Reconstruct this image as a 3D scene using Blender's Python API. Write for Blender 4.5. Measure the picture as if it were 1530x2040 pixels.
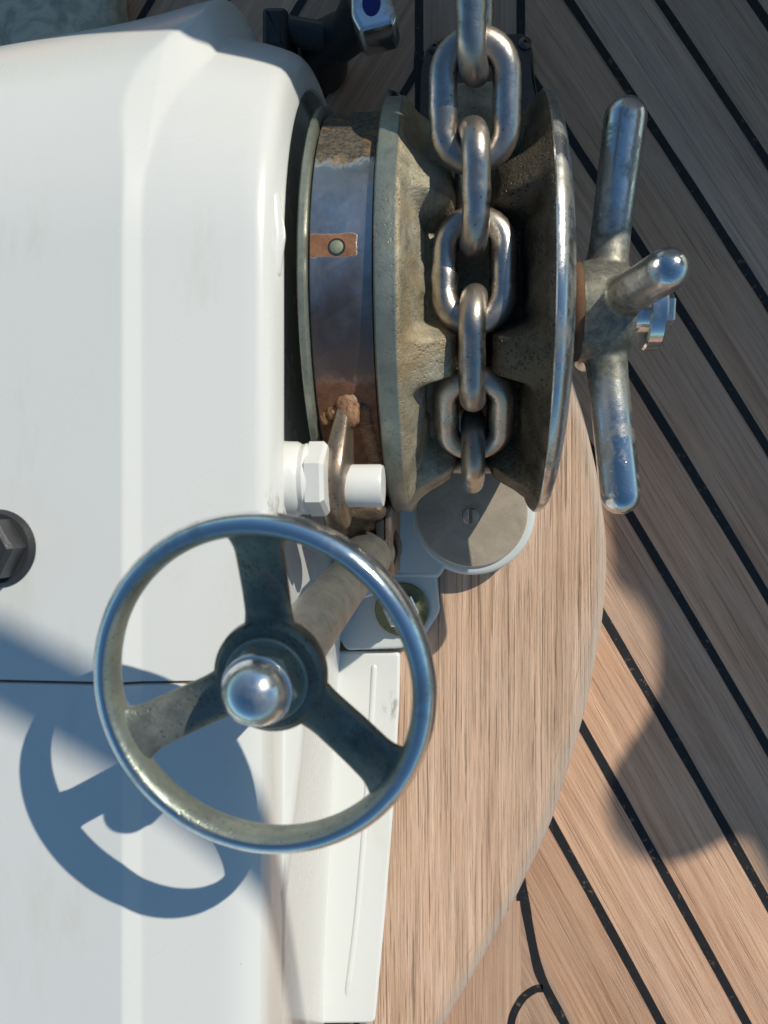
import bpy, bmesh, math, random
from mathutils import Vector, Matrix
from mathutils import noise as mnoise
R = math.radians
PI = math.pi
for o in list(bpy.data.objects): bpy.data.objects.remove(o)
S = bpy.context.scene
COL = S.collection
MM = 0.001

# ------------------------------------------------------------------ camera
H = 530.0                        # camera height above the deck (mm)
TILT = R(5.7)
F = 1560.0                       # focal length in photo pixels (1530 x 2040)
cd = bpy.data.cameras.new('camera'); cam = bpy.data.objects.new('camera', cd); COL.objects.link(cam)
cam.location = (0, 0, H*MM); cam.rotation_euler = (0, TILT, 0)
cd.sensor_fit = 'VERTICAL'; cd.sensor_height = 36; cd.lens = 36*F/2040
cd.clip_start = 0.01; cd.clip_end = 3000
cd.dof.use_dof = True; cd.dof.focus_distance = 0.41; cd.dof.aperture_fstop = 17
S.camera = cam
S.render.resolution_x = 768; S.render.resolution_y = 1024

# ------------------------------------------------------------------ light
SUN_EL = R(38.0)
SUN_AZ = math.atan2(0.67, 0.74)       # direction the sun is in, from +X
sdir = Vector((math.cos(SUN_EL)*math.cos(SUN_AZ), math.cos(SUN_EL)*math.sin(SUN_AZ), math.sin(SUN_EL)))
w = bpy.data.worlds.new("World"); S.world = w; w.use_nodes = True
nt = w.node_tree; nt.nodes.clear()
sk = nt.nodes.new('ShaderNodeTexSky'); sk.sky_type = 'NISHITA'; sk.sun_disc = False
sk.sun_elevation = SUN_EL; sk.sun_rotation = PI/2 - SUN_AZ
sk.air_density = 1.0; sk.dust_density = 0.4; sk.ozone_density = 2.0
bg = nt.nodes.new('ShaderNodeBackground'); bg.inputs[1].default_value = 0.083
ow = nt.nodes.new('ShaderNodeOutputWorld')
tn = nt.nodes.new('ShaderNodeMix'); tn.data_type = 'RGBA'; tn.blend_type = 'MULTIPLY'; tn.inputs[0].default_value = 1.0
tn.inputs[7].default_value = (0.75, 1.0, 1.05, 1)          # white balance of a deep blue sky
nt.links.new(sk.outputs[0], tn.inputs[6]); nt.links.new(tn.outputs[2], bg.inputs[0]); nt.links.new(bg.outputs[0], ow.inputs[0])
sl = bpy.data.lights.new('sun', 'SUN'); sl.energy = 3.6; sl.angle = R(0.5); sl.color = (1.0, 0.935, 0.80)
so = bpy.data.objects.new('sun', sl); COL.objects.link(so)
so.rotation_euler = (-sdir).to_track_quat('-Z', 'Y').to_euler()
S.view_settings.view_transform = 'Standard'; S.view_settings.look = 'None'
S.view_settings.exposure = 0.0; S.view_settings.gamma = 1.0; S.view_settings.use_curve_mapping = False

# ------------------------------------------------------------------ helpers
def P(px, py, z):
    """photo pixel + height above deck (mm) -> world point in mm (used to take measurements off the photo)"""
    v = Vector(((px-765)/F, (1020-py)/F, -1.0))
    c, s = math.cos(TILT), math.sin(TILT)
    d = Vector((c*v.x + s*v.z, v.y, -s*v.x + c*v.z))
    t = (z-H)/d.z
    return Vector((d.x*t, d.y*t, z))
def Pd(px, py, d):
    v = Vector(((px-765)/F*d, (1020-py)/F*d, -d))
    c, s = math.cos(TILT), math.sin(TILT)
    return Vector((c*v.x + s*v.z, v.y, -s*v.x + c*v.z + H))

def link(name, bm, mats, parent=None, smooth=40, attrs=None):
    bmesh.ops.scale(bm, vec=(MM, MM, MM), verts=bm.verts)
    me = bpy.data.meshes.new(name)
    bm.to_mesh(me); bm.free()
    if not isinstance(mats, (list, tuple)): mats = [mats]
    for m in mats: me.materials.append(m)
    if smooth:
        me.polygons.foreach_set('use_smooth', [True]*len(me.polygons))
        me.set_sharp_from_angle(angle=R(smooth))
    o = bpy.data.objects.new(name, me); COL.objects.link(o)
    if parent is not None: o.parent = parent
    return o
def tag(o, label=None, cat=None, group=None, kind=None):
    if label: o['label'] = label
    if cat: o['category'] = cat
    if group: o['group'] = group
    if kind: o['kind'] = kind
    return o
def empty(name, label, cat, group=None):
    o = bpy.data.objects.new(name, None); COL.objects.link(o)
    o.empty_display_size = 0.02
    return tag(o, label, cat, group)

def frame(axis):
    a = Vector(axis).normalized()
    u = a.orthogonal().normalized()
    if abs(a.x) > 0.9: u = Vector((0,1,0)); u = (u - a*u.dot(a)).normalized()
    return a, u, a.cross(u)
def lathe(bm, prof, org, axis, n=96, mat=None, ang0=0, closed=False):
    """prof: list of (r, h) along axis"""
    a, u, v = frame(axis); org = Vector(org); rings = []
    for r, h in prof:
        if r < 1e-6: rings.append([bm.verts.new(org + a*h)])
        else: rings.append([bm.verts.new(org + a*h + (u*math.cos(ang0+2*PI*i/n) + v*math.sin(ang0+2*PI*i/n))*r) for i in range(n)])
    pairs = list(zip(rings[:-1], rings[1:]))
    if closed: pairs.append((rings[-1], rings[0]))
    for A, B in pairs:
        for i in range(n):
            j = (i+1) % n
            if len(A) == 1 and len(B) == 1: continue
            if len(A) == 1: f = bm.faces.new((A[0], B[j], B[i]))
            elif len(B) == 1: f = bm.faces.new((A[i], A[j], B[0]))
            else: f = bm.faces.new((A[i], A[j], B[j], B[i]))
            if mat is not None: f.material_index = mat
    return rings
def tube(bm, pts, rad, n=24, cap='round', squash=None):
    """tube along pts (Vectors), rad list; squash=(axis vector, factor)"""
    pts = [Vector(p) for p in pts]
    if not isinstance(rad, (list, tuple)): rad = [rad]*len(pts)
    rings = []; pu = None
    def ring(c, t, r):
        nonlocal pu
        t = t.normalized()
        u = t.orthogonal().normalized() if pu is None else (pu - t*pu.dot(t)).normalized()
        pu = u; v = t.cross(u); out = []
        for i in range(n):
            q = (u*math.cos(2*PI*i/n) + v*math.sin(2*PI*i/n))*r
            if squash: q = q - squash[0]*(q.dot(squash[0]))*(1-squash[1])
            out.append(bm.verts.new(c+q))
        return out
    L = len(pts)
    tan = [(pts[min(i+1, L-1)] - pts[max(i-1, 0)]).normalized() for i in range(L)]
    if cap == 'round':
        for k in range(5):
            a = PI/2*(k+0.35)/5
            rings.append(ring(pts[0] - tan[0]*rad[0]*math.cos(a), tan[0], rad[0]*math.sin(a)))
    for i in range(L): rings.append(ring(pts[i], tan[i], rad[i]))
    if cap == 'round':
        for k in range(4, -1, -1):
            a = PI/2*(k+0.35)/5
            rings.append(ring(pts[-1] + tan[-1]*rad[-1]*math.cos(a), tan[-1], rad[-1]*math.sin(a)))
    for A, B in zip(rings[:-1], rings[1:]):
        for i in range(n):
            j = (i+1) % n; bm.faces.new((A[i], A[j], B[j], B[i]))
    bm.faces.new(list(reversed(rings[0]))); bm.faces.new(rings[-1])
def prism(bm, poly, z0, z1, bevel=0, seg=3, axis='z', x0=0):
    """poly: 2D outline; extruded z0..z1 along axis"""
    def mk(p, h):
        if axis == 'z': return Vector((p[0], p[1], h))
        if axis == 'x': return Vector((h, p[0], p[1]))
        return Vector((p[0], h, p[1]))
    area = sum(poly[i][0]*poly[(i+1) % len(poly)][1] - poly[(i+1) % len(poly)][0]*poly[i][1] for i in range(len(poly)))
    if area < 0: poly = list(reversed(poly))
    N = len(poly)
    def inset(d):
        if d == 0: return poly
        out = []
        for i in range(N):
            a = Vector(poly[i-1]); b = Vector(poly[i]); c = Vector(poly[(i+1) % N])
            e1 = (b-a).normalized(); e2 = (c-b).normalized()
            n1 = Vector((-e1.y, e1.x)); n2 = Vector((-e2.y, e2.x))
            m = n1+n2
            if m.length < 1e-6: m = n1
            m.normalize(); k = d/max(0.45, m.dot(n1))
            out.append((b.x+m.x*k, b.y+m.y*k))
        return out
    levels = []
    if bevel:
        for k in range(seg+1):
            a = PI/2*k/seg
            levels.append((bevel*(1-math.sin(a)), z0+bevel*(1-math.cos(a))))
        levels2 = [(bevel*(1-math.cos(PI/2*k/seg)), z1-bevel+bevel*math.sin(PI/2*k/seg)) for k in range(seg+1)]
        levels += levels2
        levels.append((bevel+0.35, z1))
    else: levels = [(0, z0), (0, z1)]
    rings = [[bm.verts.new(mk(p, h)) for p in inset(d)] for d, h in levels]
    for A, B in zip(rings[:-1], rings[1:]):
        for i in range(N):
            j = (i+1) % N; bm.faces.new((A[i], A[j], B[j], B[i]))
    f1 = bm.faces.new(list(reversed(rings[0]))); f2 = bm.faces.new(rings[-1])
    bmesh.ops.triangulate(bm, faces=[f1, f2], ngon_method='EAR_CLIP')
    bmesh.ops.recalc_face_normals(bm, faces=bm.faces)
def rnd(poly, r, seg=5):
    """round the corners of a 2D outline"""
    out = []; N = len(poly)
    for i in range(N):
        a = Vector(poly[i-1]); b = Vector(poly[i]); c = Vector(poly[(i+1) % N])
        d1 = (a-b); d2 = (c-b)
        rr = min(r, d1.length*0.45, d2.length*0.45)
        p = b+d1.normalized()*rr; q = b+d2.normalized()*rr
        for k in range(seg+1):
            t = k/seg
            v = p*(1-t)**2 + b*2*t*(1-t) + q*t*t
            out.append((v.x, v.y))
    return out
def smoothline(pts, sub=8):
    """Catmull-Rom through 2D/3D points"""
    pts = [Vector(p) for p in pts]; out = []
    for i in range(len(pts)-1):
        p0 = pts[max(i-1, 0)]; p1 = pts[i]; p2 = pts[i+1]; p3 = pts[min(i+2, len(pts)-1)]
        for k in range(sub):
            t = k/sub
            out.append(0.5*((2*p1) + (p2-p0)*t + (2*p0-5*p1+4*p2-p3)*t*t + (3*p1-p0-3*p2+p3)*t**3))
    out.append(pts[-1]); return out
def grid(bm, rows, closed_u=False, closed_v=False):
    V = [[bm.verts.new(p) for p in r] for r in rows]
    n = len(V); m = len(V[0])
    for i in range(n if closed_u else n-1):
        for j in range(m if closed_v else m-1):
            bm.faces.new((V[i][j], V[i][(j+1) % m], V[(i+1) % n][(j+1) % m], V[(i+1) % n][j]))
    return V
def hexprism(bm, org, axis, r, h0, h1, ang0=0, ch=1.0):
    lathe(bm, [(0, h0), (r, h0), (r, h1-ch), (r-ch, h1), (0, h1)], org, axis, n=6, ang0=ang0)

# ------------------------------------------------------------------ materials
def topz(x):
    return 245.0 + 6.8*min(1, max(0, (-x-72)/45))
class NB:
    def __init__(s, name):
        s.m = bpy.data.materials.new(name); s.m.use_nodes = True
        s.t = s.m.node_tree; s.t.nodes.clear()
        s.out = s.n('ShaderNodeOutputMaterial'); s.b = s.n('ShaderNodeBsdfPrincipled')
        s.l(s.b.outputs[0], s.out.inputs[0])
    def n(s, t, **kw):
        x = s.t.nodes.new(t)
        for k, v in kw.items(): setattr(x, k, v)
        return x
    def l(s, a, b): s.t.links.new(a, b)
    def set(s, **kw):
        for k, v in kw.items():
            i = s.b.inputs[k.replace('_', ' ')]
            if hasattr(v, 'is_output') or hasattr(v, 'links'): s.l(v, i)
            elif isinstance(v, tuple) and len(v) == 3: i.default_value = (*v, 1)
            else: i.default_value = v
        return s
    def coord(s, scale=(1,1,1), kind='Object', rot=(0,0,0)):
        c = s.n('ShaderNodeTexCoord'); mp = s.n('ShaderNodeMapping')
        mp.inputs['Scale'].default_value = scale; mp.inputs['Rotation'].default_value = rot
        s.l(c.outputs[kind], mp.inputs[0]); return mp.outputs[0]
    def noise(s, vec, scale, detail=5, rough=0.6, dist=0):
        x = s.n('ShaderNodeTexNoise'); x.inputs['Scale'].default_value = scale
        x.inputs['Detail'].default_value = detail; x.inputs['Roughness'].default_value = rough
        x.inputs['Distortion'].default_value = dist
        if vec is not None: s.l(vec, x.inputs['Vector'])
        return x.outputs[0]
    def voro(s, vec, scale, feature='F1'):
        x = s.n('ShaderNodeTexVoronoi'); x.inputs['Scale'].default_value = scale; x.feature = feature
        if vec is not None: s.l(vec, x.inputs['Vector'])
        return x.outputs[0]
    def ramp(s, fac, stops, interp='LINEAR'):
        x = s.n('ShaderNodeValToRGB'); x.color_ramp.interpolation = interp
        e = x.color_ramp.elements
        while len(e) < len(stops): e.new(0.5)
        for el, (p, c) in zip(e, stops):
            el.position = p; el.color = (c, c, c, 1) if isinstance(c, (int, float)) else (*c, 1)
        s.l(fac, x.inputs[0]); return x.outputs[0]
    def mix(s, fac, a, b, mode='MIX'):
        x = s.n('ShaderNodeMix'); x.data_type = 'RGBA'; x.blend_type = mode
        for v, i in ((fac, x.inputs[0]), (a, x.inputs[6]), (b, x.inputs[7])):
            if isinstance(v, (int, float)):
                if i.type == 'VALUE': i.default_value = v
                else: i.default_value = (v, v, v, 1)
            elif isinstance(v, tuple): i.default_value = (*v, 1)
            else: s.l(v, i)
        return x.outputs[2]
    def math(s, op, a, b=0.0, c=0.0):
        x = s.n('ShaderNodeMath', operation=op)
        for v, i in ((a, x.inputs[0]), (b, x.inputs[1]), (c, x.inputs[2])):
            if isinstance(v, (int, float)): i.default_value = v
            else: s.l(v, i)
        return x.outputs[0]
    def attr(s, name):
        x = s.n('ShaderNodeAttribute'); x.attribute_name = name; return x
    def bump(s, h, strength=0.3, dist=0.0005, normal=None):
        x = s.n('ShaderNodeBump'); x.inputs['Strength'].default_value = strength
        x.inputs['Distance'].default_value = dist
        s.l(h, x.inputs['Height'])
        if normal is not None: s.l(normal, x.inputs['Normal'])
        return x.outputs[0]

def mat_gelcoat(name, col=(0.77, 0.775, 0.75), rough=0.26, dirt=0.25, grime=None):
    b = NB(name); c = b.coord()
    n1 = b.noise(c, 9, 4); n2 = b.noise(c, 420, 3, 0.5)
    spec = b.ramp(n2, [(0.0, 0.0), (0.27, 0.0), (0.24, 1.0)]) if False else b.ramp(b.voro(c, 75), [(0.0, 1.0), (0.035, 0.0)])
    gate = b.ramp(b.noise(c, 22, 2), [(0.55, 0.0), (0.62, 1.0)])
    sp = b.math('MULTIPLY', spec, gate)
    col1 = b.mix(b.math('MULTIPLY', n1, dirt), tuple(x*1.03 for x in col), tuple(x*0.84 for x in col))
    col2 = b.mix(b.math('MULTIPLY', sp, 0.6), col1, (0.20, 0.19, 0.17))
    if grime:
        for (gx, gy, gz), rad in grime:
            vm = b.n('ShaderNodeVectorMath', operation='DISTANCE'); b.l(c, vm.inputs[0]); vm.inputs[1].default_value = (gx, gy, gz)
            dd = b.ramp(b.math('DIVIDE', vm.outputs['Value'], rad), [(0.35, 1.0), (1.0, 0.0)])
            gg = b.ramp(b.noise(b.coord((260, 60, 120)), 1.0, 6, 0.75), [(0.50, 0.0), (0.60, 1.0)])
            col2 = b.mix(b.math('MULTIPLY', b.math('MULTIPLY', dd, gg), 0.6), col2, (0.22, 0.21, 0.18))
        yl = b.ramp(b.noise(b.coord((30, 8, 30)), 1.0, 5, 0.7), [(0.58, 0.0), (0.75, 0.35)])
        col2 = b.mix(yl, col2, (0.62, 0.60, 0.50))
    b.set(Base_Color=col2, Roughness=b.math('MULTIPLY_ADD', n1, 0.18, rough-0.08), Coat_Weight=0.35, Coat_Roughness=0.12, Normal=b.bump(b.noise(c, 60, 2), 0.08, 0.0006))
    return b.m
def mat_chrome(name, *args, **kw):
    axis_wear = kw.pop('axis_wear', None)
    return _mat_chrome(name, *args, axis_wear=axis_wear, **kw)
def _mat_chrome(name, tint=(0.88, 0.885, 0.89), rough=0.10, wear=0.5, patina=(0.34, 0.33, 0.25), lo=0.52, hi=0.66, bump=0.25, axis_wear=None):
    b = NB(name); c = b.coord()
    n1 = b.noise(c, 55, 8, 0.68, 0.3); n2 = b.noise(c, 900, 3, 0.7); n3 = b.noise(c, 180, 5, 0.7)
    pit = b.ramp(b.voro(c, 330), [(0.08, 1.0), (0.2, 0.0)])
    pg = b.ramp(n3, [(0.52, 0.0), (0.62, 1.0)])
    pits = b.math('MULTIPLY', pit, pg); n5 = b.noise(c, 240, 6, 0.75, 0.5)
    wm = b.ramp(n1, [(lo, 0.0), (hi, 1.0)])
    wmm = b.math('MULTIPLY', wm, wear)
    fac = b.math('MAXIMUM', wmm, b.math('MULTIPLY', pits, 0.8*min(1, wear*1.5)))
    if axis_wear:
        sep = b.n('ShaderNodeSeparateXYZ'); b.l(b.coord(), sep.inputs[0])
        dy = b.math('ADD', sep.outputs[1], -0.100); dz = b.math('ADD', sep.outputs[2], -0.130)
        rr = b.math('SQRT', b.math('ADD', b.math('MULTIPLY', dy, dy), b.math('MULTIPLY', dz, dz)))
        rr = b.math('ADD', rr, b.math('MULTIPLY_ADD', n3, 0.05, -0.025))
        fac = b.math('MAXIMUM', fac, b.math('MULTIPLY', b.ramp(rr, [(axis_wear[0], 1.0), (axis_wear[1], 0.0)]), 0.9))
    pcol = b.mix(b.ramp(n5, [(0.42, 0.0), (0.60, 1.0)]), patina, tuple(x*0.42 for x in patina))
    b.set(Base_Color=b.mix(fac, tint, pcol), Metallic=b.math('MULTIPLY_ADD', fac, -0.35, 1.0),
          Roughness=b.math('MULTIPLY_ADD', fac, 0.42, b.math('MULTIPLY_ADD', n3, 0.14, rough-0.05)),
          Normal=b.bump(b.math('MULTIPLY_ADD', fac, -0.8, b.math('MULTIPLY', n2, 0.35)), bump, 0.00025, b.bump(n1, bump*0.5, 0.0009)))
    return b.m
def mat_cast(name, ca=(0.30, 0.30, 0.255), cb=(0.16, 0.165, 0.14), rough=0.55, metal=0.55, grain=0.6, warm=(0.40, 0.34, 0.22), warmth=0.5, pits=1.0, dark=(0.035, 0.033, 0.027)):
    b = NB(name); c = b.coord()
    n1 = b.noise(c, 38, 8, 0.72, 0.6); n2 = b.noise(c, 700, 4, 0.75); n3 = b.noise(c, 150, 6, 0.7, 0.3); n4 = b.noise(c, 24, 5, 0.7, 0.5)
    base = b.mix(b.ramp(n1, [(0.38, 0.0), (0.62, 1.0)]), ca, cb)
    base = b.mix(b.math('MULTIPLY', b.ramp(n4, [(0.48, 0.0), (0.62, 1.0)]), warmth), base, warm)
    base = b.mix(b.ramp(n3, [(0.56, 0.0), (0.70, 0.55*pits)]), base, tuple(x*0.45 for x in cb))
    pg = b.ramp(b.noise(c, 95, 4, 0.7), [(0.42, 0.0), (0.60, 1.0)])
    pv = b.math('MULTIPLY', b.ramp(b.voro(c, 620), [(0.10, 1.0), (0.36, 0.0)]), pg)
    base = b.mix(b.math('MULTIPLY', pv, 0.75*pits), base, dark)
    crk = b.n('ShaderNodeTexVoronoi'); crk.feature = 'DISTANCE_TO_EDGE'; crk.inputs['Scale'].default_value = 60; b.l(b.mix(0.06, c, b.noise(c, 60, 4)), crk.inputs['Vector'])
    h = b.math('ADD', b.math('MULTIPLY', n2, 0.35), n3)
    h = b.math('SUBTRACT', h, b.math('MULTIPLY', pv, 0.8*pits))
    b.set(Base_Color=base, Metallic=metal, Roughness=b.math('MULTIPLY_ADD', n3, 0.35, rough-0.18), Normal=b.bump(h, grain, 0.0011))
    return b.m
def mat_plain(name, col, rough=0.5, metal=0.0, nscale=80, var=0.2, bump=0.15, **kw):
    b = NB(name); c = b.coord(); n = b.noise(c, nscale, 6, 0.65)
    b.set(Base_Color=b.mix(n, tuple(x*(1+var) for x in col), tuple(x*(1-var) for x in col)), Metallic=metal,
          Roughness=b.math('MULTIPLY_ADD', n, 0.2, rough-0.1), Normal=b.bump(b.noise(c, nscale*8, 4), bump, 0.0004), **kw)
    return b.m
def mat_teak(name, light, dark, grey, edge=False, fine=1.0, contrast=1.0):
    b = NB(name); kind = 'UV'
    # u = across the grain, v = along the grain (metres)
    g1 = b.noise(b.coord((980, 13, 980), kind), 1.0, 4, 0.7, 0.25)       # pores
    g2 = b.noise(b.coord((120, 3.0, 120), kind), 1.0, 6, 0.72, 0.8)        # broad growth bands
    g3 = b.noise(b.coord((2300, 120, 2300), kind), 1.0, 2, 0.6)
    g4 = b.noise(b.coord((16, 7, 16), kind), 1.0, 5, 0.65, 0.5)
    g5 = b.noise(b.coord((620, 9, 620), kind), 1.0, 3, 0.6, 0.5)           # long checks
    g6 = b.noise(b.coord((380, 2.2, 380), kind), 1.0, 5, 0.75, 0.3)
    col = b.mix(b.ramp(g2, [(0.36, 0.0), (0.64, 1.0)]), light, dark)
    col = b.mix(b.math('MULTIPLY', b.ramp(g6, [(0.48, 0.0), (0.62, 1.0)]), 0.45*contrast), col, tuple(x*0.85 for x in dark))
    col = b.mix(b.ramp(g4, [(0.45, 0.0), (0.7, 0.5)]), col, grey)
    col = b.mix(b.math('MULTIPLY', b.ramp(g1, [(0.28, 1.0), (0.44, 0.0)]), 0.55*contrast), col, tuple(min(1, x*1.35) for x in light))
    col = b.mix(b.math('MULTIPLY', b.ramp(g1, [(0.53, 0.0), (0.62, 1.0)]), 0.75*contrast), col, tuple(x*0.50 for x in dark))
    col = b.mix(b.math('MULTIPLY', b.ramp(g5, [(0.60, 0.0), (0.64, 1.0)]), 0.75*contrast), col, tuple(x*0.33 for x in dark))
    a = b.attr('tone')
    col = b.mix(1.0, col, a.outputs['Color'], 'MULTIPLY')
    if edge:
        col = b.mix(b.math('MULTIPLY', b.attr('edge').outputs['Fac'], b.ramp(g1, [(0.3, 0.95), (0.7, 0.5)])), col, (0.50, 0.41, 0.34))
    h = b.math('ADD', b.math('MULTIPLY', g1, -1.0*fine), b.math('MULTIPLY', g3, -0.5))
    h = b.math('SUBTRACT', h, b.math('MULTIPLY', b.ramp(g5, [(0.58, 0.0), (0.66, 1.0)]), 0.6))
    b.set(Base_Color=col, Roughness=0.66, Normal=b.bump(h, 0.7*fine, 0.0011))
    b.b.inputs['Specular IOR Level'].default_value = 0.3
    return b.m

M = {}
M['white'] = mat_gelcoat('white_gelcoat', grime=[((-0.070, 0.000, 0.236), 0.013), ((-0.044, -0.125, 0.026), 0.011)])
M['casting'] = mat_gelcoat('painted_casting', (0.66, 0.69, 0.68), 0.33, 0.5)
M['plastic'] = mat_plain('white_plastic', (0.78, 0.78, 0.75), 0.32, nscale=120, var=0.05, bump=0.1)
M['chrome'] = mat_chrome('worn_chrome')
M['chrome_rough'] = mat_chrome('pitted_chrome', rough=0.14, wear=0.4, lo=0.5, hi=0.62, bump=0.45)
M['flange_chrome'] = mat_chrome('flange_chrome', (0.76, 0.76, 0.75), 0.20, 0.75, (0.30, 0.29, 0.23), 0.47, 0.62, 0.5)
M['handle'] = mat_chrome('handle_chrome', (0.74, 0.75, 0.76), 0.12, 0.6, (0.25, 0.24, 0.18), 0.52, 0.64, 0.6, axis_wear=(0.030, 0.060))
M['stainless_chain'] = mat_chrome('chain_steel', (0.60, 0.55, 0.51), 0.27, 0.6, (0.30, 0.22, 0.165), 0.46, 0.7, 0.3)
def mat_chain():
    b = NB('chain_steel'); oi = b.n('ShaderNodeObjectInfo'); tc = b.n('ShaderNodeTexCoord')
    va = b.n('ShaderNodeVectorMath', operation='ADD'); b.l(tc.outputs['Object'], va.inputs[0]); b.l(oi.outputs['Random'], va.inputs[1]); c = va.outputs[0]
    n1 = b.noise(c, 70, 8, 0.75, 0.6); n2 = b.noise(c, 260, 6, 0.75); n3 = b.noise(c, 900, 3, 0.7); n4 = b.noise(c, 32, 4, 0.6)
    sep = b.n('ShaderNodeSeparateXYZ'); b.l(tc.outputs['Object'], sep.inputs[0])
    ay = b.math('ABSOLUTE', sep.outputs[1]); end = b.ramp(b.math('MULTIPLY_ADD', n1, 0.012, ay), [(0.0175, 0.0), (0.029, 1.0)])
    t = b.math('MAXIMUM', b.math('MULTIPLY', end, 0.75), b.ramp(n1, [(0.50, 0.0), (0.68, 0.8)]))
    col = b.mix(b.ramp(n4, [(0.35, 0.0), (0.65, 1.0)]), (0.66, 0.62, 0.575), (0.47, 0.44, 0.405))
    col = b.mix(b.math('MULTIPLY', t, 0.8), col, (0.27, 0.205, 0.15))
    col = b.mix(b.ramp(b.voro(c, 300), [(0.05, 0.8), (0.16, 0.0)]), col, (0.09, 0.06, 0.045))
    b.set(Base_Color=col, Metallic=b.math('MULTIPLY_ADD', t, -0.25, 1.0), Roughness=b.math('MULTIPLY_ADD', t, 0.14, b.math('MULTIPLY_ADD', n2, 0.26, 0.16)),
          Normal=b.bump(b.math('ADD', n2, b.math('MULTIPLY', n3, 0.4)), 0.3, 0.0004, b.bump(n4, 0.35, 0.0016)))
    return b.m
M['stainless_chain'] = mat_chain()
M['cast'] = mat_cast('cast_alloy', (0.56, 0.51, 0.385), (0.25, 0.23, 0.165), 0.55, 0.5, 1.0, (0.46, 0.33, 0.18), 0.7, 0.45)
M['cast_shade'] = mat_cast('shade_dark_alloy', (0.16, 0.135, 0.095), (0.055, 0.048, 0.034), 0.48, 0.6, 1.0, (0.26, 0.22, 0.13), 0.4)  # darker copy of the cast alloy: shade inside the outer flange put into colour
M['cast_green'] = mat_cast('green_grey_alloy', (0.40, 0.425, 0.355), (0.25, 0.285, 0.25), 0.36, 0.6, 0.35, (0.40, 0.38, 0.27), 0.3, 0.6)
M['cast_dark'] = mat_cast('dull_spoke_alloy', (0.33, 0.34, 0.29), (0.14, 0.155, 0.14), 0.42, 0.7, 0.3, (0.28, 0.26, 0.17), 0.5)
M['bronze'] = mat_cast('brown_stained_steel', (0.36, 0.29, 0.23), (0.20, 0.15, 0.11), 0.36, 0.75, 0.15, (0.36, 0.20, 0.10), 0.4)
M['plate'] = mat_cast('scuffed_plate', (0.62, 0.53, 0.41), (0.46, 0.385, 0.295), 0.38, 0.35, 0.12, (0.55, 0.43, 0.30), 0.5, 0.3)
M['black'] = mat_plain('black_rubber', (0.02, 0.02, 0.022), 0.45, nscale=150)
M['blackplastic'] = mat_plain('black_plastic', (0.035, 0.036, 0.04), 0.33, nscale=90, bump=0.3)
M['rust'] = mat_plain('rust', (0.13, 0.065, 0.035), 0.85, nscale=260, var=0.5, bump=0.9)
M['blue'] = mat_plain('blue_plastic', (0.01, 0.02, 0.22), 0.3)
M['seam'] = mat_plain('brown_sealant', (0.24, 0.13, 0.10), 0.7, nscale=300, var=0.4, bump=0.5)
M['teak_pad'] = mat_teak('weathered_teak_pad', (0.86, 0.60, 0.43), (0.52, 0.33, 0.22), (0.76, 0.56, 0.45), edge=True, contrast=0.8)
M['teak'] = mat_teak('teak_planks', (0.73, 0.475, 0.325), (0.49, 0.295, 0.195), (0.63, 0.46, 0.36), fine=0.65, contrast=0.48)
def mat_caulk():
    b = NB('black_caulk'); c = b.coord()
    v = b.ramp(b.noise(c, 230, 3, 0.6), [(0.60, 0.0), (0.66, 1.0)])
    g = b.ramp(b.noise(c, 11, 2), [(0.42, 0.0), (0.58, 1.0)])
    b.set(Base_Color=b.mix(b.math('MULTIPLY', b.math('MULTIPLY', v, g), 0.45), b.mix(b.noise(c, 120, 4), (0.005, 0.005, 0.006), (0.02, 0.019, 0.018)), (0.30, 0.20, 0.14)), Roughness=0.6,
          Normal=b.bump(b.noise(c, 400, 3), 0.4, 0.0005))
    return b.m
M['caulk'] = mat_caulk()
def mat_band():
    b = NB('rust_stained_steel_band'); c = b.coord()
    st = b.attr('stain'); sep = b.n('ShaderNodeSeparateColor'); b.l(st.outputs['Color'], sep.inputs[0])
    n1 = b.noise(c, 110, 8, 0.75, 0.8); n2 = b.noise(c, 520, 5, 0.75); n3 = b.noise(c, 48, 8, 0.72, 0.8)
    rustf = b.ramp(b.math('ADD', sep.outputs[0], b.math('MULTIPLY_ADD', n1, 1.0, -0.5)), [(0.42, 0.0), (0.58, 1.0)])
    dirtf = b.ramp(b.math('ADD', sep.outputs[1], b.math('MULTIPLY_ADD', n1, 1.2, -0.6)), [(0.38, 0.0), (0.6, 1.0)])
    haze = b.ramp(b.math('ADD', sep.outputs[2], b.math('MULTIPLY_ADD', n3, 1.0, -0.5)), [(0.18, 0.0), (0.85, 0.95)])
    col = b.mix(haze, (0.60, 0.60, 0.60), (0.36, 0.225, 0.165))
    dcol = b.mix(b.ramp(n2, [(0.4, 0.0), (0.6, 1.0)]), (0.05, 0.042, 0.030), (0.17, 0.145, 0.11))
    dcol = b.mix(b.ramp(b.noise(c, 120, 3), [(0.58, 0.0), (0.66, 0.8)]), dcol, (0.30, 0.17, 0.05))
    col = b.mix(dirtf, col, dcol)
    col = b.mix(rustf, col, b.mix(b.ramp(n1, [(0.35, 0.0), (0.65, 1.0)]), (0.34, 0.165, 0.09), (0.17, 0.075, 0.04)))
    scr = b.ramp(b.noise(b.coord((60, 900, 200), rot=(0.2, 0.5, 0.4)), 1.0, 2), [(0.66, 0.0), (0.7, 0.35)])
    f = b.math('MAXIMUM', rustf, dirtf)
    b.set(Base_Color=col, Metallic=b.math('MULTIPLY_ADD', f, -0.7, 1.0),
          Roughness=b.math('MULTIPLY_ADD', f, 0.35, b.math('MULTIPLY_ADD', n1, 0.32, 0.16)),
          Normal=b.bump(b.math('MULTIPLY', n2, b.math('MULTIPLY_ADD', f, 1.0, 0.15)), 0.5, 0.0004))
    return b.m
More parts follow.
